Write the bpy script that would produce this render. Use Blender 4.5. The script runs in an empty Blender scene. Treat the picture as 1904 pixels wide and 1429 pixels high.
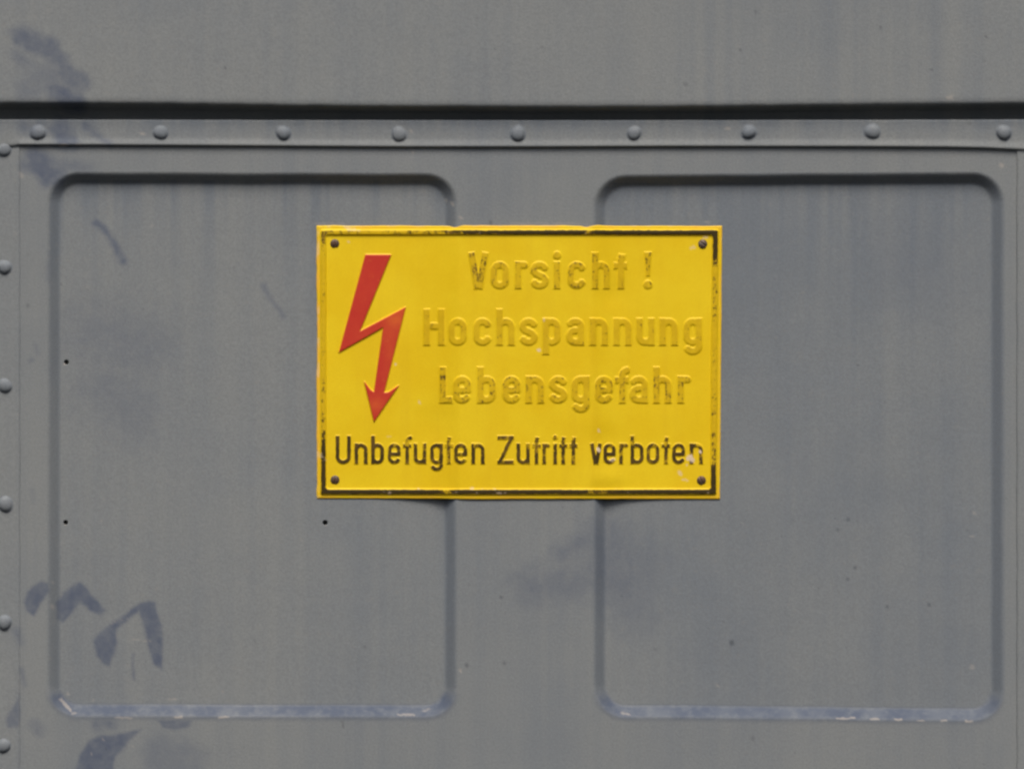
import bpy, math
import numpy as np

# ------------------------------------------------------------------ camera, sky, sun, exposure
scene = bpy.context.scene
S = 0.0004                 # metres per unit of the door drawing (1 unit = 0.4 mm)
CX, CY = 952.0, 714.5      # the point of the door the camera looks at, in drawing units
ZC = 1.5                   # its height over the ground
DIST = 6.0

cam_data = bpy.data.cameras.new("camera")
cam = bpy.data.objects.new("camera", cam_data)
scene.collection.objects.link(cam)
cam.location = (0.0, -DIST, ZC)
cam.rotation_euler = (math.radians(90), 0, 0)
cam_data.sensor_width = 36.0
cam_data.lens = 36.0 * DIST / (1904 * S)
cam_data.clip_start = 0.1
cam_data.clip_end = 200.0
scene.camera = cam

SUN_EL = math.radians(57)
world = bpy.data.worlds.new("World")
scene.world = world
world.use_nodes = True
wn = world.node_tree
wn.nodes.clear()
sky = wn.nodes.new("ShaderNodeTexSky")
sky.sky_type = 'NISHITA'
sky.sun_disc = False
sky.sun_elevation = SUN_EL
sky.sun_rotation = math.radians(180)
sky.air_density = 1.0
sky.dust_density = 5.0
sky.ozone_density = 1.0
bg = wn.nodes.new("ShaderNodeBackground")
bg.inputs["Strength"].default_value = 0.05
wout = wn.nodes.new("ShaderNodeOutputWorld")
wn.links.new(sky.outputs[0], bg.inputs[0])
wn.links.new(bg.outputs[0], wout.inputs[0])

sun_data = bpy.data.lights.new("sun", 'SUN')
sun_data.energy = 1.5
sun_data.angle = math.radians(30)
sun_data.color = (1.0, 0.955, 0.89)
sun = bpy.data.objects.new("sun", sun_data)
scene.collection.objects.link(sun)
sun.location = (0, -3, 5)
sun.rotation_euler = (math.radians(90) - SUN_EL, 0, 0)

scene.view_settings.view_transform = 'Standard'
scene.view_settings.look = 'None'
scene.view_settings.gamma = 1.0
scene.view_settings.use_curve_mapping = False
scene.view_settings.exposure = 0.98
try:
    scene.cycles.filter_width = 2.5     # the long zoom of the photograph is a little soft
except Exception:
    pass

# ------------------------------------------------------------------ numeric helpers
def smooth(a, b, x):
    t = np.clip((x - a) / (b - a), 0, 1)
    return t * t * (3 - 2 * t)

_lat = {}
def vnoise(x, y, scale, seed):
    """smooth value noise in -1..1"""
    if seed not in _lat:
        _lat[seed] = np.random.RandomState(seed).rand(256, 256) * 2 - 1
    L = _lat[seed]
    x = np.asarray(x, float) / scale + 1000.3
    y = np.asarray(y, float) / scale + 1000.7
    xi = np.floor(x).astype(int); yi = np.floor(y).astype(int)
    fx = x - xi; fy = y - yi
    fx = fx * fx * (3 - 2 * fx); fy = fy * fy * (3 - 2 * fy)
    a = L[xi % 256, yi % 256]; b = L[(xi + 1) % 256, yi % 256]
    c = L[xi % 256, (yi + 1) % 256]; d = L[(xi + 1) % 256, (yi + 1) % 256]
    return (a * (1 - fx) + b * fx) * (1 - fy) + (c * (1 - fx) + d * fx) * fy

def fbm(x, y, scale, seed, n=3):
    v = 0; amp = 1.0; tot = 0
    for k in range(n):
        v = v + amp * vnoise(x, y, scale / 2 ** k, seed + k); tot += amp; amp *= 0.5
    return v / tot

def seg_dist(px, py, ax, ay, bx, by):
    dx, dy = bx - ax, by - ay
    t = np.clip(((px - ax) * dx + (py - ay) * dy) / (dx * dx + dy * dy + 1e-9), 0, 1)
    return np.hypot(px - ax - t * dx, py - ay - t * dy), t

def W(px, py, h):
    """drawing units -> world: x right, y down, h out of the door towards the viewer"""
    px, py, h = np.broadcast_arrays(np.asarray(px, float), np.asarray(py, float), np.asarray(h, float))
    return np.stack([(px - CX) * S, -h * S, ZC - (py - CY) * S], axis=-1)

# ------------------------------------------------------------------ object helpers
origin = {}
def tag(o, label=None, cat=None, group=None, kind=None):
    if label: o["label"] = label
    if cat: o["category"] = cat
    if group: o["group"] = group
    if kind: o["kind"] = kind
    return o

def link(o, parent, org):
    scene.collection.objects.link(o)
    org = np.array(org, float)
    if parent is not None:
        o.parent = parent
        o.location = tuple(org - origin[parent.name])
    else:
        o.location = tuple(org)
    origin[o.name] = org
    return o

def empty(name, org):
    o = bpy.data.objects.new(name, None)
    o.empty_display_size = 0.05
    return link(o, None, org)

def mesh_from(name, verts, faces, mat, attrs=None, smooth_shade=True):
    verts = np.asarray(verts, np.float32).reshape(-1, 3)
    faces = np.asarray(faces, np.int32)
    me = bpy.data.meshes.new(name)
    n, k = faces.shape
    me.vertices.add(len(verts)); me.vertices.foreach_set("co", verts.ravel())
    me.loops.add(n * k); me.loops.foreach_set("vertex_index", faces.ravel())
    me.polygons.add(n)
    me.polygons.foreach_set("loop_start", np.arange(0, n * k, k, dtype=np.int32))
    me.polygons.foreach_set("use_smooth", np.full(n, smooth_shade, dtype=bool))
    me.update(calc_edges=True)
    for an, av in (attrs or {}).items():
        a = me.attributes.new(an, 'FLOAT', 'POINT')
        a.data.foreach_set("value", np.asarray(av, np.float32).ravel())
    me.materials.append(mat)
    return me

def add(name, verts, faces, mat, parent, org, attrs=None, smooth_shade=True):
    org = np.array(org, float)
    me = mesh_from(name, np.asarray(verts).reshape(-1, 3) - org, faces, mat, attrs, smooth_shade)
    o = bpy.data.objects.new(name, me)
    return link(o, parent, org)

def grid_faces(ny, nx):
    i, j = np.meshgrid(np.arange(ny - 1), np.arange(nx - 1), indexing='ij')
    a = i * nx + j
    return np.stack([a, a + nx, a + nx + 1, a + 1], axis=-1).reshape(-1, 4)

def compact(verts, faces, attrs):
    used = np.unique(faces)
    remap = np.full(len(verts), -1); remap[used] = np.arange(len(used))
    return verts[used], remap[faces], {k: np.asarray(v).ravel()[used] for k, v in attrs.items()}

# ------------------------------------------------------------------ stains, chips (shapes of their own on the paint)
# (polyline, radius, softness, strength)
STAINS = [
    ([(38, 70), (62, 80), (92, 92), (116, 118), (130, 148), (150, 152)], 15, 13, .8),
    ([(30, 100), (48, 118), (70, 128)], 9, 12, .4),
    ([(112, 176), (140, 190)], 17, 12, .95),
    ([(56, 170), (70, 150)], 20, 16, .4),
    ([(95, 140), (110, 170)], 22, 14, .5),
    ([(112, 240), (126, 262)], 19, 10, .85),
    ([(48, 236), (60, 240)], 12, 12, .5),
    ([(158, 234), (180, 250), (206, 270)], 5, 7, .7),
    ([(66, 300), (82, 312), (92, 322)], 22, 12, .9),
    ([(110, 308), (158, 312)], 9, 10, .45),
    ([(176, 415), (195, 430), (212, 455), (228, 485)], 5, 7, .9),
    ([(490, 530), (503, 555), (526, 588)], 3, 6, .55),
    ([(246, 1216), (245, 1240), (248, 1262)], 1.5, 3.5, .8),
    ([(180, 1345), (205, 1345)], 8, 10, .6),
    ([(300, 1400), (350, 1420)], 34, 18, .35),
    ([(42, 1245), (46, 1272)], 3, 6, .55),
    ([(66, 1346), (72, 1356)], 9, 9, .4),
    ([(32, 1172), (36, 1192)], 5, 8, .5),
    ([(1040, 1030), (1092, 996)], 12, 18, .5),
    ([(990, 1088), (1060, 1082), (1120, 1060)], 24, 36, .46),
    ([(1122, 1010), (1140, 1060), (1150, 1090)], 34, 42, .5),
    ([(1190, 1040), (1180, 1130)], 34, 46, .3),
    ([(180, 620), (250, 640)], 50, 58, .36),
    ([(200, 720), (240, 760)], 40, 55, .36),
    ([(90, 470), (88, 520)], 3, 8, .3),
    ([(163, 585), (160, 600)], 5, 8, .35),
    ([(66, 640), (70, 655)], 3, 6, .35),
    ([(55, 672), (59, 668)], 3, 4, .5),
    ([(1690, 480), (1720, 520)], 60, 70, .16),
    ([(60, 910), (62, 930)], 3, 6, .3),
]
STAIN_SHAPES = [  # washed-off lettering: outlines with firmer edges
    ([(79.0, 1078.4), (89.1, 1083.5), (91.4, 1096.9), (80.7, 1113.7), (72.3, 1130.5), (63.9, 1142.3), (50.4, 1133.9), (45.4, 1120.4), (50.4, 1096.9), (63.9, 1085.1)], 0.90),
    ([(104.2, 1120.4), (117.6, 1098.6), (132.8, 1088.5), (147.9, 1084.1), (161.3, 1091.9), (168.1, 1103.6), (181.5, 1117.1), (196.6, 1135.6), (188.2, 1144.0), (168.1, 1135.6), (158.0, 1127.2), (147.9, 1123.8), (137.8, 1132.2), (127.7, 1147.3), (116.0, 1158.1), (105.9, 1150.7)], 0.95),
    ([(275.6, 1115.4), (287.4, 1118.7), (289.1, 1137.2), (298.5, 1160.8), (302.5, 1197.7), (299.2, 1244.8), (285.7, 1234.7), (279.0, 1214.5), (270.6, 1184.3), (263.9, 1150.7), (258.8, 1137.2), (245.4, 1144.0), (235.3, 1154.0), (221.8, 1164.1), (215.1, 1170.8), (215.1, 1184.3), (217.8, 1194.4), (211.8, 1211.2), (201.7, 1238.1), (193.3, 1236.4), (179.8, 1217.9), (173.1, 1191.0), (188.2, 1172.5), (208.4, 1159.1), (235.3, 1140.6), (248.7, 1127.2), (265.5, 1120.4)], 0.95),
    ([(142.9, 1426.3), (151.3, 1399.4), (164.7, 1375.9), (188.2, 1365.8), (215.1, 1364.1), (260.5, 1356.4), (235.3, 1382.6), (215.1, 1406.1), (208.4, 1436.4), (142.9, 1436.4)], 0.95),
    ([(292.4, 1337.2), (358.0, 1337.2), (352.9, 1349.0), (322.7, 1355.7), (302.5, 1350.7)], 0.75),
    ([(26.9, 1308.7), (37.0, 1288.5), (37.6, 1338.9), (33.6, 1350.7), (13.4, 1350.7), (10.1, 1335.6)], 0.70),
]
def poly_sdf(px, py, P):
    d = np.full(px.shape, 1e9); ins = np.zeros(px.shape, bool)
    for (ax, ay), (bx, by) in zip(P, P[1:] + P[:1]):
        dd, _ = seg_dist(px, py, ax, ay, bx, by); d = np.minimum(d, dd)
        if ay != by:
            c = ((ay > py) != (by > py)) & (px < (bx - ax) * (py - ay) / (by - ay) + ax); ins ^= c
    return np.where(ins, -d, d)
def stain_at(px, py):
    wx = px + 7 * fbm(px, py, 22, 41) ; wy = py + 7 * fbm(px, py, 22, 51)
    edge = fbm(px, py, 14, 61)
    out = np.zeros(np.broadcast(px, py).shape)
    for pts, r, soft, st in STAINS:
        d = np.full(out.shape, 1e9)
        k = 0.35 if r < 4 else (0.6 if r < 15 else 1.1)
        qx = px + (wx - px) * k; qy = py + (wy - py) * k
        for (a, b) in zip(pts[:-1], pts[1:]):
            dd, _ = seg_dist(qx, qy, a[0], a[1], b[0], b[1])
            d = np.minimum(d, dd)
        m = st * (1 - smooth(r - soft * .9, r + soft * 1.25, d + edge * soft * .5))
        out = np.maximum(out, m)
    f = out.ravel(); gx = (px + .35 * (wx - px)).ravel(); gy = (py + .35 * (wy - py)).ravel(); ge = edge.ravel()
    for P, st in STAIN_SHAPES:
        x = [p[0] for p in P]; y = [p[1] for p in P]
        ix = np.nonzero((gx > min(x) - 15) & (gx < max(x) + 15) & (gy > min(y) - 15) & (gy < max(y) + 15))[0]
        if len(ix):
            d = poly_sdf(gx[ix], gy[ix], P) + 2.0 * ge[ix]
            f[ix] = np.maximum(f[ix], st * (1 - smooth(-4, 4.5, d)))
    out = f.reshape(out.shape)
    return np.clip(out * (0.9 + 0.22 * fbm(px, py, 9, 71)), 0, 1)

CHIPS = [  # pale chips on the grey paint: x0,y0,x1,y1,r,strength
    (112, 1300, 130, 1320, 2.2, .8), (134, 1325, 140, 1325, 2, .6), (215, 1334, 246, 1334, 1.6, .6), (325, 1333, 338, 1332, 1.8, .9),
    (408, 1333, 424, 1332, 1.8, .9), (1556, 1335, 1590, 1334, 1.6, .8), (1618, 1336, 1634, 1336, 1.6, .8),
    (1666, 1337, 1676, 1337, 2, .9), (1708, 1339, 1716, 1339, 1.8, .8), (1750, 1339, 1758, 1339, 1.8, .9),
    (1796, 1340, 1806, 1341, 2, .9), (1155, 1324, 1170, 1328, 2, .7), (740, 1328, 770, 1328, 1.6, .7), (786, 1322, 798, 1318, 1.6, .5),
    (125, 1289, 127, 1290, 2, .6), (172, 1301, 172, 1302, 2, .5), (314, 1301, 326, 1299, 2, .5), (413, 1286, 414, 1285, 2.4, .5),
    (1808, 1238, 1809, 1241, 4, .5), (1333, 1274, 1336, 1275, 2, .6), (1656, 1248, 1690, 1247, 1, .45), (1862, 307, 1863, 309, 3, .8),
    (840, 377, 843, 382, 2.2, .8), (856, 404, 858, 406, 2.2, .7), (829, 372, 831, 374, 1.8, .5), (262, 248, 269, 249, 2.2, .7), (110, 271, 126, 270, 2.2, .9),
    (142, 269, 150, 269, 1.4, .6), (764, 243, 766, 246, 2.2, .7), (768, 281, 768, 284, 1.6, .7), (1349, 240, 1356, 239, 1.8, .6),
    (1760, 182, 1770, 180, 2, .8), (1812, 953, 1814, 955, 2, .5), (1806, 997, 1812, 997, 1.6, .5), (38, 323, 42, 328, 3, .45), (98, 1082, 98, 1083, 2, .5), (97, 1125, 98, 1130, 2.4, .5),
    (586, 415, 640, 416, 1.2, .35), (950, 415, 1080, 414, 1.1, .4), (1312, 412, 1318, 414, 1.8, .5), (121, 675, 119, 677, 1.6, .9), (120, 976, 121, 977, 1.4, .7), (604, 976, 604, 977, 1.2, .6),
    (856, 1244, 857, 1248, 1.8, .8), (188, 968, 188, 969, 2, .4), (270, 850, 271, 851, 1.5, .4), (1380, 972, 1381, 973, 1.5, .5), (283, 418, 280, 420, 1.5, .4), (1432, 380, 1434, 381, 1.6, .5), (200, 1161, 235, 1150, 1, .35), (245, 1190, 280, 1192, 1, .4), (192, 1371, 193, 1376, 1.6, .5), (170, 1400, 171, 1402, 1.5, .5), (246, 1386, 247, 1387, 1.4, .5), (637, 1340, 638, 1350, 1.6, -.8),
]
SPECKS = []
_r = np.random.RandomState(5)
for k in range(170):
    SPECKS.append((_r.uniform(-40, 1940), _r.uniform(-60, 1500), _r.choice([1.0, 1.2, 1.5, 2.0, 2.6], p=[.35, .3, .2, .1, .05]), _r.uniform(.15, .5)))
SPECKS += [(1361, 1195, 4, .8), (1591, 1055, 2.6, .7), (1651, 1128, 2.6, .7), (1729, 1124, 2.6, .7), (1577, 1076, 2.6, .6), (1559, 985, 2.6, .6), (1578, 966, 3, .6),
           (1376, 94, 2, .8), (1274, 158, 2.2, .7), (1636, 53, 2, .7), (1831, 69, 2, .7), (1730, 131, 2, .6), (1400, 1372, 3, .5), (868, 1236, 3, .7), (938, 1232, 2.6, .7), (932, 1110, 2.6, .7), (52, 568, 3, .5), (419, 127, 2, .7), (1405, 24, 2.5, .5), (912, 414, 3, .6)]
def marks_at(px, py):
    """(pale chips, dark specks) at points, by scatter over near neighbours only"""
    chip = np.zeros(px.shape); dark = np.zeros(px.shape)
    wx = px + 1.3 * vnoise(px, py, 4, 81); wy = py + 1.3 * vnoise(px, py, 4, 82)
    for x0, y0, x1, y1, r, st in CHIPS:
        d, _ = seg_dist(wx, wy, x0, y0, x1, y1)
        m = .62 * abs(st) * (1 - smooth(r * .4, r * 1.6, d))
        if st > 0: chip = np.maximum(chip, m)
        else: dark = np.maximum(dark, m)
    f = px.ravel(); g = py.ravel(); dk = dark.ravel()
    order = np.argsort(f); fs = f[order]
    for x, y, r, st in SPECKS:
        a, b = np.searchsorted(fs, [x - 3 * r - 4, x + 3 * r + 4])
        ix = order[a:b]
        if len(ix) == 0: continue
        ix = ix[np.abs(g[ix] - y) < 3 * r + 4]
        d = np.hypot(f[ix] - x, (g[ix] - y) * .85)
        dk[ix] = np.maximum(dk[ix], .68 * st * (1 - smooth(r * .6, r * 1.7, d)))
    return chip, dk.reshape(px.shape)

# ------------------------------------------------------------------ materials
def nodes_of(name):
    m = bpy.data.materials.new(name)
    m.use_nodes = True
    nt = m.node_tree
    return m, nt, nt.nodes["Principled BSDF"]

class NB:
    def __init__(s, nt): s.nt = nt
    def n(s, t, **kw):
        nd = s.nt.nodes.new(t)
        for k, v in kw.items(): setattr(nd, k, v)
        return nd
    def put(s, sock, v):
        if hasattr(v, "is_linked") or isinstance(v, bpy.types.NodeSocket): s.nt.links.new(v, sock)
        else: sock.default_value = v
    def math(s, op, a, b=0.0, clamp=False):
        nd = s.n("ShaderNodeMath", operation=op, use_clamp=clamp); s.put(nd.inputs[0], a); s.put(nd.inputs[1], b); return nd.outputs[0]
    def attr(s, name): return s.n("ShaderNodeAttribute", attribute_name=name).outputs["Fac"]
    def mix(s, f, a, b, mode='MIX'):
        nd = s.n("ShaderNodeMix", data_type='RGBA', blend_type=mode, clamp_factor=True)
        s.put(nd.inputs[0], f); s.put(nd.inputs[6], a); s.put(nd.inputs[7], b); return nd.outputs[2]
    def pos(s, sx, sy, sz, off=(0, 0, 0)):
        g = s.n("ShaderNodeNewGeometry"); mp = s.n("ShaderNodeMapping")
        mp.inputs["Scale"].default_value = (sx, sy, sz); mp.inputs["Location"].default_value = off
        s.nt.links.new(g.outputs["Position"], mp.inputs["Vector"]); return mp.outputs[0]
    def noise(s, vec, scale, detail=3.0, rough=0.55):
        nd = s.n("ShaderNodeTexNoise"); s.nt.links.new(vec, nd.inputs["Vector"])
        nd.inputs["Scale"].default_value = scale; nd.inputs["Detail"].default_value = detail; nd.inputs["Roughness"].default_value = rough
        return nd.outputs["Fac"]
    def ramp(s, v, a, b, lo=0.0, hi=1.0):
        nd = s.n("ShaderNodeMapRange", interpolation_type='SMOOTHSTEP'); s.put(nd.inputs[0], v)
        nd.inputs[1].default_value = a; nd.inputs[2].default_value = b; nd.inputs[3].default_value = lo; nd.inputs[4].default_value = hi
        return nd.outputs[0]

def weathered_paint():
    m, nt, p = nodes_of("weathered_grey_paint"); b = NB(nt)
    p3 = b.pos(1, 1, 1)
    warm = (0.236, 0.248, 0.245, 1); cool = (0.170, 0.192, 0.215, 1); clean = (0.080, 0.098, 0.144, 1)
    streak = b.noise(b.pos(75, 1, 2.2), 1.0, 4.0, 0.6)           # run-off marks, long and thin
    streak2 = b.noise(b.pos(22, 1, 1.2, (3, 0, 7)), 1.0, 2.0)
    cloud = b.noise(p3, 8.0, 6.0, 0.68)
    f = b.math('ADD', b.ramp(streak, .36, .68, 0, .24), b.ramp(streak2, .38, .66, 0, .2))
    f = b.math('ADD', f, b.ramp(cloud, .38, .72, 0, .34))
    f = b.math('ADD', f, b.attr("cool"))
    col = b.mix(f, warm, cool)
    grain = b.noise(p3, 700.0, 2.0, 0.75)
    col = b.mix(b.ramp(grain, .25, .75, .0, .34), col, (0.10, 0.105, 0.115, 1))
    blot = b.noise(p3, 240.0, 3.0, 0.7)
    col = b.mix(b.ramp(blot, .55, .8, .0, .25), col, (0.27, 0.25, 0.22, 1))
    sfac = b.math('MULTIPLY', b.attr("stain"), b.ramp(b.noise(p3, 110.0, 3, .6), .2, .6, .62, 1.0))
    col = b.mix(b.math('MULTIPLY', sfac, .95), col, clean)
    wf = b.math('MULTIPLY', b.attr("wash_dim"), b.ramp(b.noise(p3, 160.0, 3, .6), .25, .6, .65, 1.0))
    col = b.mix(wf, col, (0.073, 0.090, 0.128, 1))
    col = b.mix(b.attr("speck"), col, (0.035, 0.04, 0.052, 1))
    col = b.mix(b.attr("chip"), col, (0.42, 0.375, 0.325, 1))
    nt.links.new(col, p.inputs["Base Color"])
    nt.links.new(b.ramp(cloud, .3, .7, .55, .72), p.inputs["Roughness"])
    p.inputs["Specular IOR Level"].default_value = 0.28
    bump = b.n("ShaderNodeBump"); bump.inputs["Strength"].default_value = 0.25; bump.inputs["Distance"].default_value = 0.0006
    nt.links.new(b.noise(p3, 420.0, 3, .6), bump.inputs["Height"]); nt.links.new(bump.outputs[0], p.inputs["Normal"])
    return m

def sign_enamel():
    m, nt, p = nodes_of("yellow_sign_enamel"); b = NB(nt)
    p3 = b.pos(1, 1, 1)
    cloud = b.noise(p3, 22.0, 4, .6)
    col = b.mix(b.ramp(cloud, .3, .7), (0.82, 0.585, 0.012, 1), (0.78, 0.525, 0.006, 1))
    grain = b.noise(p3, 800.0, 2, .7)
    col = b.mix(b.ramp(grain, .3, .75, 0, .16), col, (0.60, 0.33, 0.006, 1))
    col = b.mix(b.ramp(b.noise(b.pos(60, 1, 5), 1.0, 4, .65), .45, .72, 0, .22), col, (0.66, 0.40, 0.010, 1))   # faint grime runs
    # worn lettering: a thin ochre ghost stays on the raised faces
    ghost = b.math('MULTIPLY', b.attr("face"), b.ramp(b.noise(p3, 190.0, 3, .6), .25, .7, .55, 1.0))
    col = b.mix(b.math('MULTIPLY', ghost, .9), col, (0.545, 0.335, 0.004, 1))
    # black enamel, flaked by noise
    nz = b.noise(p3, 260.0, 4, .72)
    fl = b.math('MULTIPLY', b.math('SUBTRACT', b.attr("black"), b.ramp(nz, .25, .75)), 2.3, True)
    bcol = b.mix(b.ramp(b.noise(p3, 120.0, 3, .6), .42, .68), (0.040, 0.024, 0.007, 1), (0.155, 0.085, 0.017, 1))
    bcol = b.mix(b.attr("dense"), bcol, (0.022, 0.015, 0.007, 1))
    col = b.mix(b.math('MULTIPLY', fl, .96), col, bcol)
    col = b.mix(b.attr("edge"), col, (0.83, 0.42, 0.045, 1))
    col = b.mix(b.attr("chip"), col, (0.74, 0.58, 0.42, 1))
    nt.links.new(col, p.inputs["Base Color"])
    p.inputs["Roughness"].default_value = 0.5
    p.inputs["Specular IOR Level"].default_value = 0.2
    bump = b.n("ShaderNodeBump"); bump.inputs["Strength"].default_value = 0.15; bump.inputs["Distance"].default_value = 0.0004
    nt.links.new(b.noise(p3, 330.0, 3, .6), bump.inputs["Height"]); nt.links.new(bump.outputs[0], p.inputs["Normal"])
    return m

def red_enamel():
    m, nt, p = nodes_of("red_arrow_enamel"); b = NB(nt)
    p3 = b.pos(1, 1, 1)
    col = b.mix(b.ramp(b.noise(p3, 40.0, 4, .6), .35, .7), (0.52, 0.031, 0.017, 1), (0.56, 0.048, 0.018, 1))
    col = b.mix(b.math('MULTIPLY', b.attr("fade"), b.ramp(b.noise(p3, 150.0, 3, .6), .2, .7, .5, 1.0)), col, (0.68, 0.12, 0.02, 1))
    col = b.mix(b.ramp(b.noise(p3, 170.0, 5, .75), .56, .74, 0, .45), col, (0.66, 0.13, 0.03, 1))   # worn, chalky spots
    col = b.mix(b.ramp(b.noise(p3, 800.0, 2, .7), .3, .75, 0, .14), col, (0.36, 0.02, 0.012, 1))
    col = b.mix(b.attr("rim"), col, (0.78, 0.50, 0.009, 1))
    nt.links.new(col, p.inputs["Base Color"])
    p.inputs["Roughness"].default_value = 0.5
    p.inputs["Specular IOR Level"].default_value = 0.3
    return m

def screw_steel():
    m, nt, p = nodes_of("rusted_screw_steel"); b = NB(nt)
    p3 = b.pos(1, 1, 1)
    col = b.mix(b.ramp(b.noise(p3, 300.0, 4, .7), .35, .65), (0.10, 0.075, 0.062, 1), (0.125, 0.065, 0.035, 1))
    nt.links.new(col, p.inputs["Base Color"])
    p.inputs["Metallic"].default_value = 0.35
    p.inputs["Roughness"].default_value = 0.55
    return m

GREY = weathered_paint(); YEL = sign_enamel(); RED = red_enamel(); SCREW = screw_steel()

def drip_shade(px, top, reach, seed):
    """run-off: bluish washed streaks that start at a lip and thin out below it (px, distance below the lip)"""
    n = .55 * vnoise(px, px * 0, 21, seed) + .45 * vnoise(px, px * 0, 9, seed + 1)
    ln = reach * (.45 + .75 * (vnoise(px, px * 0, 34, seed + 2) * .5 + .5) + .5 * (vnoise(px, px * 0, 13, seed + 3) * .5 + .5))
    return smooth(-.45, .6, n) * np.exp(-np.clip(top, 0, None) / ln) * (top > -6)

def grey_attrs(px, py, wash_dim=None, cool=None):
    px, py = np.broadcast_arrays(np.asarray(px, float), np.asarray(py, float))
    c, d = marks_at(px, py)
    z = np.zeros(px.shape)
    return {"stain": stain_at(px, py), "chip": c, "speck": d, "wash_dim": z if wash_dim is None else wash_dim, "cool": z if cool is None else cool}

# ------------------------------------------------------------------ the upper panel: face, rolled lower lip, return behind the door
def lip_y(x):
    return np.interp(x, [-80, 0, 300, 640, 1000, 1264, 1500, 1904, 1980], [191, 193, 194, 199, 200.5, 200, 197, 193, 192])

def build_upper_panel():
    xs = np.arange(-260, 2160, 4.0)
    prof = [(-a, 0) for a in np.arange(320, 8, -4.0)] + [(-6, -.3), (-3, -1.2), (-1, -2.6), (1.0, -5), (3.5, -10), (8, -20), (14, -30), (20, -38), (26, -48), (60, -64), (130, -64)]
    P = np.array(prof)
    X, dY = np.meshgrid(xs, P[:, 0]); _, H = np.meshgrid(xs, P[:, 1])
    Y = lip_y(X) + dY
    lip = np.exp(-((dY + 0) / 10.0) ** 2)
    Y = Y + lip * .9 * fbm(X, Y * 0, 30, 12)
    H = 26 + H + 0.9 * fbm(X, Y, 260, 3) * (dY < 0)
    v = W(X, Y, H).reshape(-1, 3)
    f = grid_faces(len(P), len(xs))
    at = grey_attrs(X, Y, None, .28 * smooth(-.1, .6, .6 * vnoise(X, X * 0, 19, 191) + .4 * vnoise(X, X * 0, 8, 192)) * smooth(700, 1500, X + .5 * Y) - .12)
    o = add("upper_panel", v, f, GREY, None, W(CX, 150, 0), at)
    sol = o.modifiers.new("thickness", 'SOLIDIFY'); sol.thickness = 0.0015; sol.offset = -1
    return tag(o, "plain grey painted steel panel across the top, above the dark gap over the door", "steel panel")
build_upper_panel()

# ------------------------------------------------------------------ the door
DEPTH = 19.0
door = empty("steel_door", W(CX, 1560, 0)); door["kind"] = "thing"
tag(door, "weathered blue grey steel door with two recessed panels and riveted strips", "door")

RECESS = [  # x0, x1, top at x0, top at x1, bottom at x0, bottom at x1, corner radius
    (86, 852, 318, 320, 1333, 1335, 60),
    (1101, 1869, 324, 318, 1334, 1342, 62),
]
def recess_sdf(px, py, R):
    x0, x1, t0, t1, b0, b1, rad = R
    u = (px - x0) / (x1 - x0)
    top = t0 + (t1 - t0) * u + 1.2 * fbm(px, py * 0, 120, 21); bot = b0 + (b1 - b0) * u + 1.0 * fbm(px, py * 0, 120, 24)
    cy = (top + bot) / 2; hy = (bot - top) / 2
    cx = (x0 + x1) / 2 + 1.0 * fbm(px * 0, py, 160, 27); hx = (x1 - x0) / 2
    qx = np.abs(px - cx) - hx + rad; qy = np.abs(py - cy) - hy + rad
    d = np.hypot(np.maximum(qx, 0), np.maximum(qy, 0)) + np.minimum(np.maximum(qx, qy), 0) - rad
    vert = np.clip(np.where(qx > 0, np.maximum(qy, 0) / (np.hypot(np.maximum(qx, 0), np.maximum(qy, 0)) + 1e-6), (qy > qx) * 1.0), 0, 1)
    return d, vert

def press_profile(t):
    """rounded shoulder, straight flank, rounded foot"""
    t = np.clip(t, 0, 1)
    a, b = .34, .24                                  # lengths of the shoulder and the foot
    k = 1 / (1 - a / 2 - b / 2)
    return np.where(t < a, k * t * t / (2 * a), np.where(t > 1 - b, 1 - k * (1 - t) ** 2 / (2 * b), k * (t - a / 2)))

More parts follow.
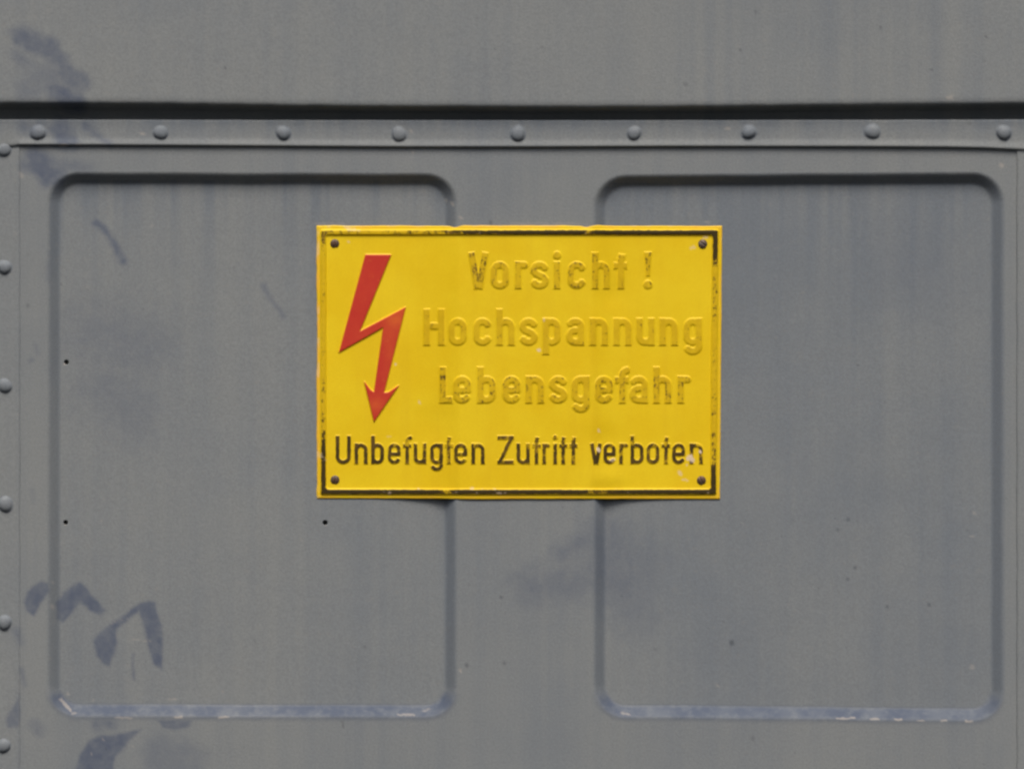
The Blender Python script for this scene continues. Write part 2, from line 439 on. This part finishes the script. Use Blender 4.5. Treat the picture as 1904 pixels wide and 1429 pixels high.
HOLES = [(122.5, 673, 4.0), (121, 971, 4.0), (604, 971.5, 4.4)]
def build_sheet():
    xs = np.arange(20, 1912, 3.0); ys = np.arange(262, 1566, 3.0)
    ex = [np.arange(hx - 8, hx + 8.1, .8) for hx, _, _ in HOLES]; ey = [np.arange(hy - 8, hy + 8.1, .8) for _, hy, _ in HOLES]
    xs = np.unique(np.round(np.concatenate([xs] + ex), 1)); ys = np.unique(np.round(np.concatenate([ys] + ey + [np.arange(312, 350, 1.5), np.arange(1304, 1346, 1.5)]), 1))
    X, Y = np.meshgrid(xs, ys)
    H = 0.8 * fbm(X, Y, 300, 31) + 0.25 * fbm(X, Y, 70, 35)
    sd = []
    wash_dim = np.zeros(X.shape); cool = np.zeros(X.shape)
    for R in RECESS:
        d, vert = recess_sdf(X, Y, R)
        wd = 27 - 1.5 * vert
        t = -d / wd
        H = H - DEPTH * press_profile(t)
        # rain-clean blue paint on the lower ledge, darkened in colour to offset strong light
        low = (Y > 1200) * smooth(0.08, .6, vert)
        wash_dim = np.maximum(wash_dim, low * smooth(-.35, .35, t) * (1 - smooth(.75, 1.15, t)) * (.82 + .3 * fbm(X, Y, 40, 39)))
        side = smooth(.0, .3, t) * (1 - smooth(.8, 1.05, t)) * (1 - vert)  # flanks toned bluer: side shading put into the colour, with thinner dust
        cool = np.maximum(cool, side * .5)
        inr = d < -8
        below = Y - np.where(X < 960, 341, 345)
        cool = cool + inr * (.95 * drip_shade(X, below, 85, 171) - .12 * np.exp(-np.clip(below, 0, None) / 120) + .14 * np.exp(-np.clip(below, 0, None) / 90))  # soft shade below the recess lip painted in with the run-off
        sd.append(d)
    for hx, hy, r in HOLES:
        d = np.hypot(X - hx, Y - hy)
        H = H - 22 * (1 - smooth(r - .9, r + .5, d))
    cool = cool + .28 * smooth(1120, 1320, X + 60 * fbm(X, Y, 200, 37)) * (sd[1] < 0) - .1 * smooth(700, 200, X)
    v = W(X, Y, H).reshape(-1, 3)
    f = grid_faces(len(ys), len(xs))
    at = grey_attrs(X, Y, np.clip(wash_dim * 1.15, 0, 1), cool)
    c = f[:, 0]
    L = sd[0].ravel()[c] < 3; Rr = sd[1].ravel()[c] < 3
    for nm, msk, org in (("door_sheet", ~(L | Rr), W(CX, 900, 0)), ("recessed_panel", L, W(469, 826, -DEPTH)), ("recessed_panel", Rr, W(1486, 830, -DEPTH))):
        vv, ff, aa = compact(v, f[msk], at)
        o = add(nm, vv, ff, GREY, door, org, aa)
        if nm == "recessed_panel":
            o["label"] = "recessed panel with a washed m-shaped stain and three drill holes" if msk is L else "recessed panel on the right, streaked and without holes"
build_sheet()

def rivet_mesh(seed):
    r = np.random.RandomState(seed)
    nseg, prof = 24, [(1.38, -.6), (1.2, .02), (1.07, .5), (.98, 1.9), (.88, 3.5), (.73, 4.9), (.5, 6.0), (.25, 6.6), (0.02, 6.7)]
    R = 12.6
    vs = []
    for k, h in prof:
        for i in range(nseg):
            a = 2 * math.pi * i / nseg
            wob = (1 + .05 * math.sin(a * 2 + seed) + .03 * math.sin(a * 3 + 2.1 * seed)) * (1 + .05 * math.sin(seed * 1.7))
            vs.append((R * k * math.cos(a) * wob * S, -h * S * (1.0 + .12 * math.sin(seed * 3)), R * k * math.sin(a) * wob * S))
    fs = []
    for j in range(len(prof) - 1):
        for i in range(nseg):
            a, b_ = j * nseg + i, j * nseg + (i + 1) % nseg
            fs.append((a, b_, b_ + nseg, a + nseg))
    return np.array(vs), np.array(fs)

def add_rivet(px, py, h, parent, seed):
    v, f = rivet_mesh(seed)
    org = W(px, py, h)
    wx = px + v[:, 0] / S; wy = py - v[:, 2] / S
    return add("rivet", v + org, f, GREY, parent, org, grey_attrs(wx, wy, None, np.full(wx.shape, .55)))

def rail_bottom(x):
    return np.interp(x, [-80, 36, 300, 740, 1000, 1264, 1600, 1760, 1830, 1904, 1990], [274, 274.5, 275.5, 278.5, 278.5, 277.5, 278, 279, 280.5, 284, 289])

def build_rail():
    xs = np.arange(-260, 2160, 4.0)
    ks = np.concatenate([[(-1)], [(-.35)], np.linspace(0, 1, 18)])
    X, K = np.meshgrid(xs, ks)
    top = 222.5 + 1.2 * np.sin((X - 0) / 1904 * math.pi) + .4 * fbm(X, X * 0, 50, 91)
    bot = rail_bottom(X) - 6.0
    Kc = np.clip(K, 0, 1)
    Y = top + (bot - top) * Kc
    on = smooth(24, 44, X)                       # flare only where the strip laps over the sheet
    H = 5.0 + on * 2.3 * smooth(.68, 1.0, Kc) ** 1.2 + .5 * fbm(X, Y, 90, 93)
    H = np.where(K < -.5, -40, np.where(K < 0, 3.2, H)); H[2, :] -= .7
    Y = np.where(K < -.5, Y + 3, Y)
    # lower edge turned back towards the sheet
    eX = np.repeat(xs[None, :], 3, 0); b = rail_bottom(xs); o_ = smooth(24, 44, xs)
    eY = np.stack([b - 5.2, b - 2.6, b + .4]); hl = H[-1, :]
    eH = np.stack([hl - .9 * o_ - .3, hl - 5.0 * o_ - .6, np.full(len(xs), -3.5)])
    X = np.vstack([X, eX]); Y = np.vstack([Y, eY]); H = np.vstack([H, eH])
    v = W(X, Y, H).reshape(-1, 3)
    o = add("riveted_strip", v, grid_faces(X.shape[0], X.shape[1]), GREY, door, W(CX, 250, 0), grey_attrs(X, Y, None, .8 * drip_shade(X, Y - 224, 18, 181) + .25 * (1 - smooth(236, 262, Y)) - .15))  # upper part coloured cooler as the overhang's shade, plus run-off streaks
    o["label"] = "horizontal riveted strip along the top edge of the door"
    for k, (px, py) in enumerate([(71, 247), (299, 247), (527, 248), (742, 250), (963, 249), (1179, 248), (1392, 246), (1622, 245), (1866, 247)]):
        add_rivet(px, py, 5.2, o, k + 1)
build_rail()

def build_stile(x0, x1, h, label, rivets, inner):
    ys = np.arange(270 if inner > 0 else 276, 1566, 4.0)
    xs = np.linspace(x0, x1, max(4, int((x1 - x0) / 4)))
    X, Y = np.meshgrid(xs, ys)
    H = h + .5 * fbm(X, Y, 120, 97)
    ed = 1.3 * fbm(ys * 0 + inner, ys, 60, 99)[:, None]
    if inner > 0:
        X = np.hstack([X + ed * (xs > x1 - 1), x1 + .8 + ed, x1 + 2.0 + ed]); Y = np.hstack([Y, Y[:, :2]]); H = np.hstack([H, H[:, -1:] - 1.0, H[:, -1:] * 0 - 2.5])
    else:
        X = np.hstack([x0 - 3.5 + ed, x0 - 1.2 + ed, X + ed * (xs < x0 + 1)]); Y = np.hstack([Y[:, :2], Y]); H = np.hstack([H[:, :1] * 0 - 2.5, H[:, :1] - 1.5, H])
    v = W(X, Y, H).reshape(-1, 3)
    o = add("riveted_strip" if rivets else "edge_strip", v, grid_faces(X.shape[0], X.shape[1]), GREY, door, W((x0 + x1) / 2, 900, 0), grey_attrs(X, Y))
    o["label"] = label
    for k, (px, py) in enumerate(rivets):
        add_rivet(px, py, h, o, 20 + k)
build_stile(-260, 36.5, 1.7, "vertical riveted strip down the left edge of the door", [(7, 278), (8, 497), (9, 717), (10, 937), (8.5, 1157), (7, 1386)], 1)
build_stile(1892, 2160, 4.0, "plain edge strip at the right side of the door", [], -1)

# ------------------------------------------------------------------ the warning sign
sign = empty("warning_sign", W(965, 928, 0))
tag(sign, "yellow embossed warning sign with red lightning arrow and worn lettering, screwed to the grey door", "warning sign")

def plate_h(px, py):
    """the plate lies over the raised web between the panels and is pulled back at its screwed ends"""
    dl = np.maximum(0, 858 - px); dr = np.maximum(0, px - 1096)
    d = np.maximum(dl, dr)
    sag = np.sqrt(d * d + 12 ** 2) - 12
    h = 4.0 - (DEPTH + 1.6) * (1 - np.exp(-sag / 44))
    for (x, y, sx, sy, a) in [(846, 426, 11, 22, -1.0), (1108, 426, 11, 24, -.8), (845, 920, 12, 22, -.5), (1105, 922, 14, 24, -.8), (812, 790, 34, 40, -1.4),
                              (1135, 548, 36, 30, -1.6), (1128, 888, 30, 18, 1.6), (1120, 815, 30, 20, -.9), (1010, 720, 90, 60, .8), (720, 660, 80, 120, .8)]:
        h = h + a * np.exp(-((px - x) / sx) ** 2 - ((py - y) / sy) ** 2)
    return h + .5 * fbm(px, py, 90, 111)

SCHIPS = [(1283, 848, 1287, 856, 4, .9), (1280, 853, 1281, 854, 3, .9), (1264, 877, 1267, 882, 3.0, .5), (1270, 892, 1278, 894, 2, .5), (1277, 864, 1278, 865, 2, .6), (1303, 839, 1304, 840, 2.4, .9),
          (1113, 799, 1114, 801, 2.6, .6), (1002, 651, 1003, 652, 2.2, .8), (736, 676, 737, 677, 2.2, .7), (780, 747, 781, 748, 2.4, .5), (1112, 833, 1113, 838, 2.4, .9), (1286, 461, 1290, 459, 3, .4),
          (1308, 442, 1316, 439, 2.2, .5), (1135, 856, 1142, 853, 2.6, .45), (779, 909, 780, 910, 1.8, .8), (876, 908, 880, 908, 2, .6), (648, 449, 649, 450, 2, .4), (643, 425, 668, 428, 2.6, .5), (1010, 593, 1011, 596, 1.8, .5), (649, 918, 652, 919, 1.6, .3), (720, 812, 726, 811, 1.4, .3)]
def sign_chip(px, py):
    c = np.zeros(px.shape)
    wx = px + 2.0 * vnoise(px, py, 4, 121); wy = py + 2.0 * vnoise(px, py, 4, 122)
    for x0, y0, x1, y1, r, st in SCHIPS:
        d, _ = seg_dist(wx, wy, x0, y0, x1, y1)
        c = np.maximum(c, st * (1 - smooth(r * .5, r * 1.4, d)))
    return c

def build_plate():
    nx, ny = 420, 290
    u = np.linspace(0, 1, nx); vv = np.linspace(0, 1, ny)
    U, V = np.meshgrid(u, vv)
    ybt = lambda x: 419 + .9 * (x - 588) / 755 + 3.6 * np.exp(-((x - 846) / 9) ** 2) + 2.6 * np.exp(-((x - 1090) / 8) ** 2) - 1.2 * np.exp(-((x - 1112) / 8) ** 2) + .9 * fbm(x, x * 0, 30, 131)
    ybb = lambda x: 926.5 + 1.4 * (x - 588) / 755 + 1.0 * np.exp(-((x - 900) / 60) ** 2) + .6 * fbm(x, x * 0, 30, 133)
    xl = lambda y: 588.3 + 1.6 * fbm(y * 0, y, 26, 135) + 1.2 * smooth(520, 640, y) * (1 - smooth(660, 700, y))
    xr = lambda y: 1343.2 - 4 * (y - 420) / 508 + .5 * fbm(y * 0, y, 40, 137)
    Yl = 419 + 508 * V
    X = xl(Yl) * (1 - U) + xr(Yl) * U
    Y = ybt(X) * (1 - V) + ybb(X) * V
    H = plate_h(X, Y)
    # slightly rolled edges
    e = np.minimum.reduce([X - xl(Yl), xr(Yl) - X, Y - ybt(X), ybb(X) - Y])
    H = H - .9 * np.clip(1 - e / 3.0, 0, 1) ** 2
    verts = W(X, Y, H).reshape(-1, 3)
    faces = grid_faces(ny, nx)
    edge = .45 * (1 - smooth(5, 9, e)) * np.clip(.5 + .9 * fbm(X, Y, 26, 141), 0, 1)
    left = (1 - smooth(594, 601, X)) * smooth(440, 500, Y) * (1 - smooth(840, 900, Y))
    edge = np.clip(edge + left * .55 * (.5 + .5 * fbm(X, Y, 16, 145)), 0, 1)
    chip = sign_chip(X, Y)
    pale = .7 * np.maximum((1 - smooth(588, 598, X)) * smooth(.15, .5, fbm(X, Y, 15, 148)) * .6, (1 - smooth(419, 428, Y)) * (1 - smooth(650, 700, X)) * smooth(.0, .4, fbm(X, Y, 12, 149)) * .6)
    chip = np.maximum(chip, np.maximum(pale, .4 * (1 - smooth(0, 1.6, e)) * smooth(.1, .5, fbm(X, Y, 13, 147))))
    z = np.zeros(X.shape)
    at = {"black": z, "face": z, "dense": z, "edge": edge, "chip": chip}
    # edge thickness and back
    ring = np.concatenate([np.arange(nx), (np.arange(1, ny) * nx + nx - 1), ((ny - 1) * nx + np.arange(nx - 2, -1, -1)), (np.arange(ny - 2, 0, -1) * nx)])
    n0 = len(verts); back = verts[ring].copy(); back[:, 1] += 1.4 * S
    k = len(ring); i = np.arange(k); j = (i + 1) % k
    skirt = np.stack([ring[i], ring[j], n0 + j, n0 + i], axis=-1)
    bk = verts.copy(); bk[:, 1] += 1.4 * S
    verts = np.vstack([verts, back, bk]); faces = np.vstack([faces, skirt, faces[:, ::-1] + n0 + k])
    at = {a: np.concatenate([b.ravel(), b.ravel()[ring], b.ravel()]) for a, b in at.items()}
    add("sign_plate", verts, faces, YEL, sign, W(965, 673, 0), at)
build_plate()

def relief(name, sdf, box, step, mat, height, attr_fn, flank=(-1.0, 2.4)):
    """a pressed relief: flat face inside the outline, soft flank down to the plate"""
    x0, y0, x1, y1 = box
    xs = np.arange(x0 - 4, x1 + 4.01, step); ys = np.arange(y0 - 4, y1 + 4.01, step)
    X, Y = np.meshgrid(xs, ys)
    d = sdf(X, Y)
    E = height * (1 - smooth(flank[0], flank[1], d))
    H = plate_h(X, Y) + np.where(d < flank[1], E + .06, -.5)
    f = grid_faces(len(ys), len(xs))
    keep = (d.ravel()[f] < flank[1]).any(axis=1)
    v, f, at = compact(W(X, Y, H).reshape(-1, 3), f[keep], attr_fn(X, Y, d))
    return add(name, v, f, mat, sign, W((x0 + x1) / 2, (y0 + y1) / 2, 4), at)

# border rib
def rr_sdf(px, py, x0, y0, x1, y1, rad):
    qx = np.abs(px - (x0 + x1) / 2) - (x1 - x0) / 2 + rad; qy = np.abs(py - (y0 + y1) / 2) - (y1 - y0) / 2 + rad
    return np.hypot(np.maximum(qx, 0), np.maximum(qy, 0)) + np.minimum(np.maximum(qx, qy), 0) - rad
def border_sdf(px, py):
    xx = px + 4.0 * (py - 420) / 508 * smooth(965, 1340, px)      # the right side leans in a little
    return np.maximum(rr_sdf(xx, py, 596.5, 427.5, 1335.5, 918.5, 3), -rr_sdf(xx, py, 605.0, 436.0, 1326.0, 909.5, 6))
def border_attr(X, Y, d):
    top = np.interp(X, [596, 612, 640, 700, 760, 800, 830, 860, 1080, 1092, 1120, 1340], [.7, .5, .42, .38, .5, .62, .75, .98, 1.2, .85, 1.2, 1.3])
    bot = np.interp(X, [596, 800, 830, 850, 1090, 1110, 1160, 1340], [1.3, 1.2, .8, 1.15, 1.05, .75, 1.05, 1.3])
    left = np.interp(Y, [428, 450, 468, 480, 560, 660, 740, 790, 815, 840, 920], [.75, .7, .6, .3, .28, .36, .45, .62, .9, 1.15, 1.3])
    right = np.interp(Y, [428, 470, 490, 510, 560, 600, 700, 770, 810, 850, 880, 920], [1.3, 1.2, .8, .46, .5, .38, .36, .46, .62, .8, 1.15, 1.3])
    b = np.where(Y < 437, top, np.where(Y > 908, bot, np.where(X < 700, left, right)))
    b = b + .35 * smooth(.85, 1.2, b) + .16 * fbm(X, Y, 18, 151)
    inside = 1 - smooth(-1.0, .6, d)
    return {"black": b * inside, "face": inside * .8, "dense": smooth(.8, 1.2, b) * inside, "edge": np.zeros(X.shape), "chip": sign_chip(X, Y) * .7 + .35 * smooth(.5, .65, fbm(X, Y, 12, 155)) * (b > .7)}
relief("border", border_sdf, (594, 425, 1338, 921), 1.6, YEL, 3.2, border_attr)

# red lightning arrow
ARROW = [(679.1, 473.4), (726.6, 473.4), (668.5, 616.1), (753.7, 570.9), (713.6, 730.0), (722, 729.0), (740.9, 716.6), (695.2, 783.5), (677.4, 709.6), (688, 724), (695.2, 729.0), (712.4, 608.4), (630.2, 654.7)]
def arrow_attr(X, Y, d):
    fade = .9 * np.exp(-((X - 738) / 22) ** 2 - ((Y - 590) / 22) ** 2) + .75 * np.exp(-((X - 697) / 18) ** 2 - ((Y - 752) / 12) ** 2) + .35 * np.exp(-((X - 725) / 12) ** 2 - ((Y - 650) / 40) ** 2)
    return {"fade": np.clip(fade, 0, 1), "rim": smooth(-.3, 1.0, d)}
relief("lightning_arrow", lambda x, y: poly_sdf(x, y, ARROW), (628, 471, 756, 786), 1.0, RED, 2.6, arrow_attr)

# ---- lettering: monoline strokes laid out on the plate
def arc(cx, cy, rx, ry, a0, a1, n=14):
    t = np.radians(np.linspace(a0, a1, n)); return [(cx + rx * math.cos(a), cy + ry * math.sin(a)) for a in t]

def glyph(ch, x0, x1, xh, asc, w, stem=None):
    """strokes (y up from the baseline) as (polyline, closed) plus dots and tapers"""
    r = w / 2; L, R = x0 + r, x1 - r; B, T = r, xh - r
    c = (L + R) / 2; q = (R - L) / 2; D = 17.0 / 66 * asc if asc > 60 else 13.0
    loop = arc(c, T - q, q, q, 0, 180) + arc(c, B + q, q, q, 180, 360)
    P, dots = [], []
    s = lambda *pts: P.append((list(pts), False))
    if ch == 'o': P.append((loop, True))
    elif ch == 'n': s((L, 0), (L, xh)); P.append(([(L, T - q * 1.15)] + arc(c, T - q, q, q, 180, 0) + [(R, 0)], False))
    elif ch == 'h': s((L, 0), (L, asc)); P.append(([(L, T - q * 1.15)] + arc(c, T - q, q, q, 180, 0) + [(R, 0)], False))
    elif ch == 'u': s((R, 0), (R, xh)); P.append(([(L, xh)] + arc(c, B + q, q, q, 180, 360) + [(R, B + q * 1.1)], False))
    elif ch == 'b': s((L, 0), (L, asc)); P.append((loop, True))
    elif ch == 'p': s((L, -D), (L, xh)); P.append((loop, True))
    elif ch == 'g':
        P.append((loop, True)); k = q * .95
        P.append(([(R, xh)] + [(R, -D + r + k)] + arc(c, -D + r + k, q, k, 0, -155), False))
    elif ch == 'e':
        m = B + (T - B) * .47
        P.append(([(L, m), (R, m)] + arc(c, T - q, q, q, 0, 180) + arc(c, B + q, q, q, 180, 335), False))
    elif ch == 'c': P.append((arc(c, T - q, q, q, 22, 180) + arc(c, B + q, q, q, 180, 338), False))
    elif ch == 'a':
        m = B + (T - B) * .56; k = (m - B) / 2
        P.append((arc(c, T - q * .85, q, q * .85, 158, 0) + [(R, 0)], False))
        P.append(([(R, m)] + [(c, m)] + arc(c, B + k, q, k, 90, 270) + [(c + q * .3, B)] + arc(c + q * .2, B + k, q * .8, k, 290, 340), False))
    elif ch == 's':
        m = (B + T) / 2; k = (T - B) / 4
        top = arc(c, T - k, q, k, 18, 190, 14); bot = arc(c, B + k, q, k, 10, -162, 14)
        P.append((top + [(c - q * .55, m + k * .28), (c + q * .55, m - k * .28)] + bot, False))
    elif ch == 'r': s((L, 0), (L, xh)); k = min(q * 1.5, (R - L)); P.append(([(L, T - k * 1.1)] + arc(L + k, T - k, k, k, 180, 62), False))
    elif ch == 'i': s((c, 0), (c, xh)); dots.append((c, asc - w * .42, w * .62))
    elif ch in 'tf':
        xs_ = stem
        if ch == 't': s((xs_, 0), (xs_, asc * .84)); P.append(([(xs_ + r * .1, asc * .80), (xs_ + r * .42, asc * .95)], False))
        else:
            k = x1 - xs_; P.append(([(xs_, 0)] + [(xs_, asc - r - k)] + arc(xs_ + k, asc - r - k, k, k, 180, 92), False))
        s((x0, xh - r * 1.3), (x1, xh - r * 1.3))
    elif ch == 'L': s((L, 0), (L, asc)); s((x0, r), (x1, r))
    elif ch == 'H': s((L, 0), (L, asc)); s((R, 0), (R, asc)); s((L, asc * .53), (R, asc * .53))
    elif ch == 'U': P.append(([(L, asc)] + arc(c, B + q, q, q, 180, 360) + [(R, asc)], False))
    elif ch == 'Z': s((x0, asc - r), (x1, asc - r)); s((x0, r), (x1, r)); s((R - r * .2, asc - r), (L + r * .2, r))
    elif ch in 'Vv':
        h = asc if ch == 'V' else xh; k = r * .9
        s((L, h), (c - k * .3, 0)); s((R, h), (c + k * .3, 0))
    elif ch == '!': dots.append((c, w * .68, w * .68))
    return P, dots

def stroke_sdf(px, py, P, dots, w):
    d = np.full(px.shape, 1e9)
    for pts, closed in P:
        q = pts + [pts[0]] if closed else pts
        n = len(q) - 1
        for k in range(n):
            (ax, ay), (bx, by) = q[k], q[k + 1]
            dx, dy = bx - ax, by - ay; l = math.hypot(dx, dy)
            if l < 1e-6: continue
            t = ((px - ax) * dx + (py - ay) * dy) / l; s = np.abs((px - ax) * dy - (py - ay) * dx) / l
            over = np.maximum(np.maximum(-t, t - l), 0)
            rd = np.hypot(s, over) - w / 2
            if not closed and k == 0: rd = np.where(t < 0, np.maximum(s - w / 2, -t), rd)
            if not closed and k == n - 1: rd = np.where(t > l, np.maximum(s - w / 2, t - l), rd)
            d = np.minimum(d, rd)
    for cx, cy, r in dots: d = np.minimum(d, np.hypot(px - cx, py - cy) - r)
    return d

ROWS = [
    (536.0, 49, 66, 10.6, [('V', 871.5, 907.5), ('o', 913, 945.5), ('r', 958, 981), ('s', 986.8, 1019.5), ('i', 1029.5, 1041.5), ('c', 1056, 1089), ('h', 1101, 1133), ('t', 1142, 1165, 1154.5), ('!', 1199, 1211)], 0),
    (641.0, 49, 66, 10.6, [('H', 788, 826), ('o', 835, 867), ('c', 881, 913.5), ('h', 923.5, 956), ('s', 966.5, 999), ('p', 1009.5, 1041.5), ('a', 1053.5, 1085.5), ('n', 1097, 1129.5), ('n', 1141, 1173.5), ('u', 1184, 1216.5), ('n', 1227, 1260), ('g', 1272, 1305)], 1),
    (748.5, 49, 66, 10.6, [('L', 818, 840.5), ('e', 843.5, 875), ('b', 888, 921), ('e', 935, 967), ('n', 978, 1010.8), ('s', 1021.7, 1054), ('g', 1063.5, 1095.8), ('e', 1106.6, 1139), ('f', 1144.5, 1167.5, 1157), ('a', 1171.5, 1204), ('h', 1215.5, 1248), ('r', 1260.5, 1284)], 2),
    (862.0, 38, 52, 6.6, [('U', 624, 651.7), ('n', 659, 683.2), ('b', 690, 713.5), ('e', 721, 745), ('f', 749.5, 764, 757), ('u', 769, 792.5), ('g', 800, 823.6), ('t', 827.5, 842.5, 834.3), ('e', 844.6, 868.6), ('n', 876.6, 901),
                          ('Z', 925, 955), ('u', 960.6, 985), ('t', 990.5, 1005, 997.5), ('r', 1008.5, 1022.5), ('i', 1028.8, 1035.6), ('t', 1040, 1054.3, 1047), ('t', 1058.8, 1073, 1066),
                          ('v', 1097.2, 1119), ('e', 1122, 1144.5), ('r', 1151.5, 1167.5), ('b', 1172.6, 1196.8), ('o', 1202.4, 1226), ('t', 1230.5, 1246, 1238.6), ('e', 1250, 1274), ('n', 1282.6, 1307)], 3),
]
WEAR = {0: {'V': .52, '!': .55, 'c': .42, 'h': .42}, 1: {}, 2: {'L': .56, 'e': .5, 'b': .48, 'f': .46, 'h': .52, 'r': .52}, 3: {}}
ROW4 = [1.15, 1.0, 1.12, .98, .8, .86, .92, .68, .88, .9, .84, .9, .84, .82, .84, .82, .84, 1.15, 1.0, .8, .98, .86, .8, .98, .82]
def build_letter(row, k, base, xh, asc, w, item):
    ch, x0, x1 = item[:3]; stem = item[3] if len(item) > 3 else None
    P, dots = glyph(ch, x0, x1, xh, asc, w, stem)
    lo = base + (19 if ch in 'gp' else 0)
    def sdf(X, Y):
        yy = base - Y
        d = stroke_sdf(X, yy, P, dots, w)
        if ch == '!':
            c = (x0 + x1) / 2; t = np.clip((yy - 24) / (asc - 24), 0, 1)
            d = np.minimum(d, np.maximum(np.abs(X - c) - (2.2 + 3.8 * t), np.maximum(24 - yy, yy - asc - 1)))
        return d
    def at(X, Y, d):
        inside = 1 - smooth(-.6, .9, d)
        if row == 3:
            v = (base - Y) / xh
            b = ROW4[k] + .20 - .22 * smooth(.5, 1.2, v) * (ROW4[k] < 1.1)
            blk = (b + .14 * fbm(X, Y, 10, 161)) * inside; face = inside; dense = smooth(.85, 1.15, b) * inside * .45
        else:
            # enamel survives as crumbs along the outline of the raised strokes
            rim = np.exp(-((d + 1.2) / 2.2) ** 2)
            b = WEAR[row].get(ch, (.36, .27, .38)[row]) + .16 * fbm(X, Y, 12, 165)
            if row == 0: b = b + .12 * smooth(22, 52, base - Y) * (ch in 'Vch!r')
            blk = np.clip(b * (.72 + .35 * rim), 0, 1) * inside; face = inside * .8; dense = np.zeros(X.shape)
        return {"black": blk, "face": face, "dense": dense, "edge": np.zeros(X.shape), "chip": sign_chip(X, Y)}
    relief("letter", sdf, (x0, base - asc - 2, x1, lo), .8 if row == 3 else 1.0, YEL, 1.2 if row == 3 else 1.5, at, (-.9, 2.1) if row == 3 else (-1.4, 3.0))
for base, xh, asc, w, items, row in ROWS:
    for k, it in enumerate(items): build_letter(row, k, base, xh, asc, w, it)

# slotted screws
def screw(px, py, turn, tilt):
    R = 8.4; n = 28
    prof = [(1.0, -1.5), (1.0, .6), (.93, 1.7), (.75, 2.6), (.5, 3.2), (.25, 3.5), (.02, 3.6)]
    ca, sa = math.cos(turn), math.sin(turn)
    # round head as a fine disc grid; the slot is pressed into it
    rr = np.linspace(.02, 1, 16); vs = []; fs = []
    for a_ in rr:
        for i in range(n):
            t = 2 * math.pi * i / n; x, z = R * a_ * math.cos(t), R * a_ * math.sin(t)
            h = 1.0 + 2.6 * (1 - a_ ** 2.2)
            u = abs(x * ca + z * sa)
            h -= 1.3 * (1 - min(1, max(0, (u - .6) / .9)))
            vs.append((x, h + tilt * z * .05, z))
    for i in range(n):
        t = 2 * math.pi * i / n; vs.append((R * 1.02 * math.cos(t), -2.0, R * 1.02 * math.sin(t)))
    m = len(rr) + 1
    for j in range(m - 1):
        for i in range(n):
            a_, b_ = j * n + i, j * n + (i + 1) % n
            fs.append((a_ + n, b_ + n, b_, a_))
    v = np.array(vs); h0 = float(plate_h(np.array([px * 1.0]), np.array([py * 1.0]))[0])
    org = W(px, py, h0)
    vw = np.stack([v[:, 0] * S, -v[:, 1] * S, v[:, 2] * S], axis=-1) + org
    add("screw", vw, np.array(fs), SCREW, sign, org)
for a in [(622, 452.5, .15, 1), (1307, 453, 1.0, -1), (622.5, 892, -.12, 1), (1304.5, 893, .5, 1)]: screw(*a)
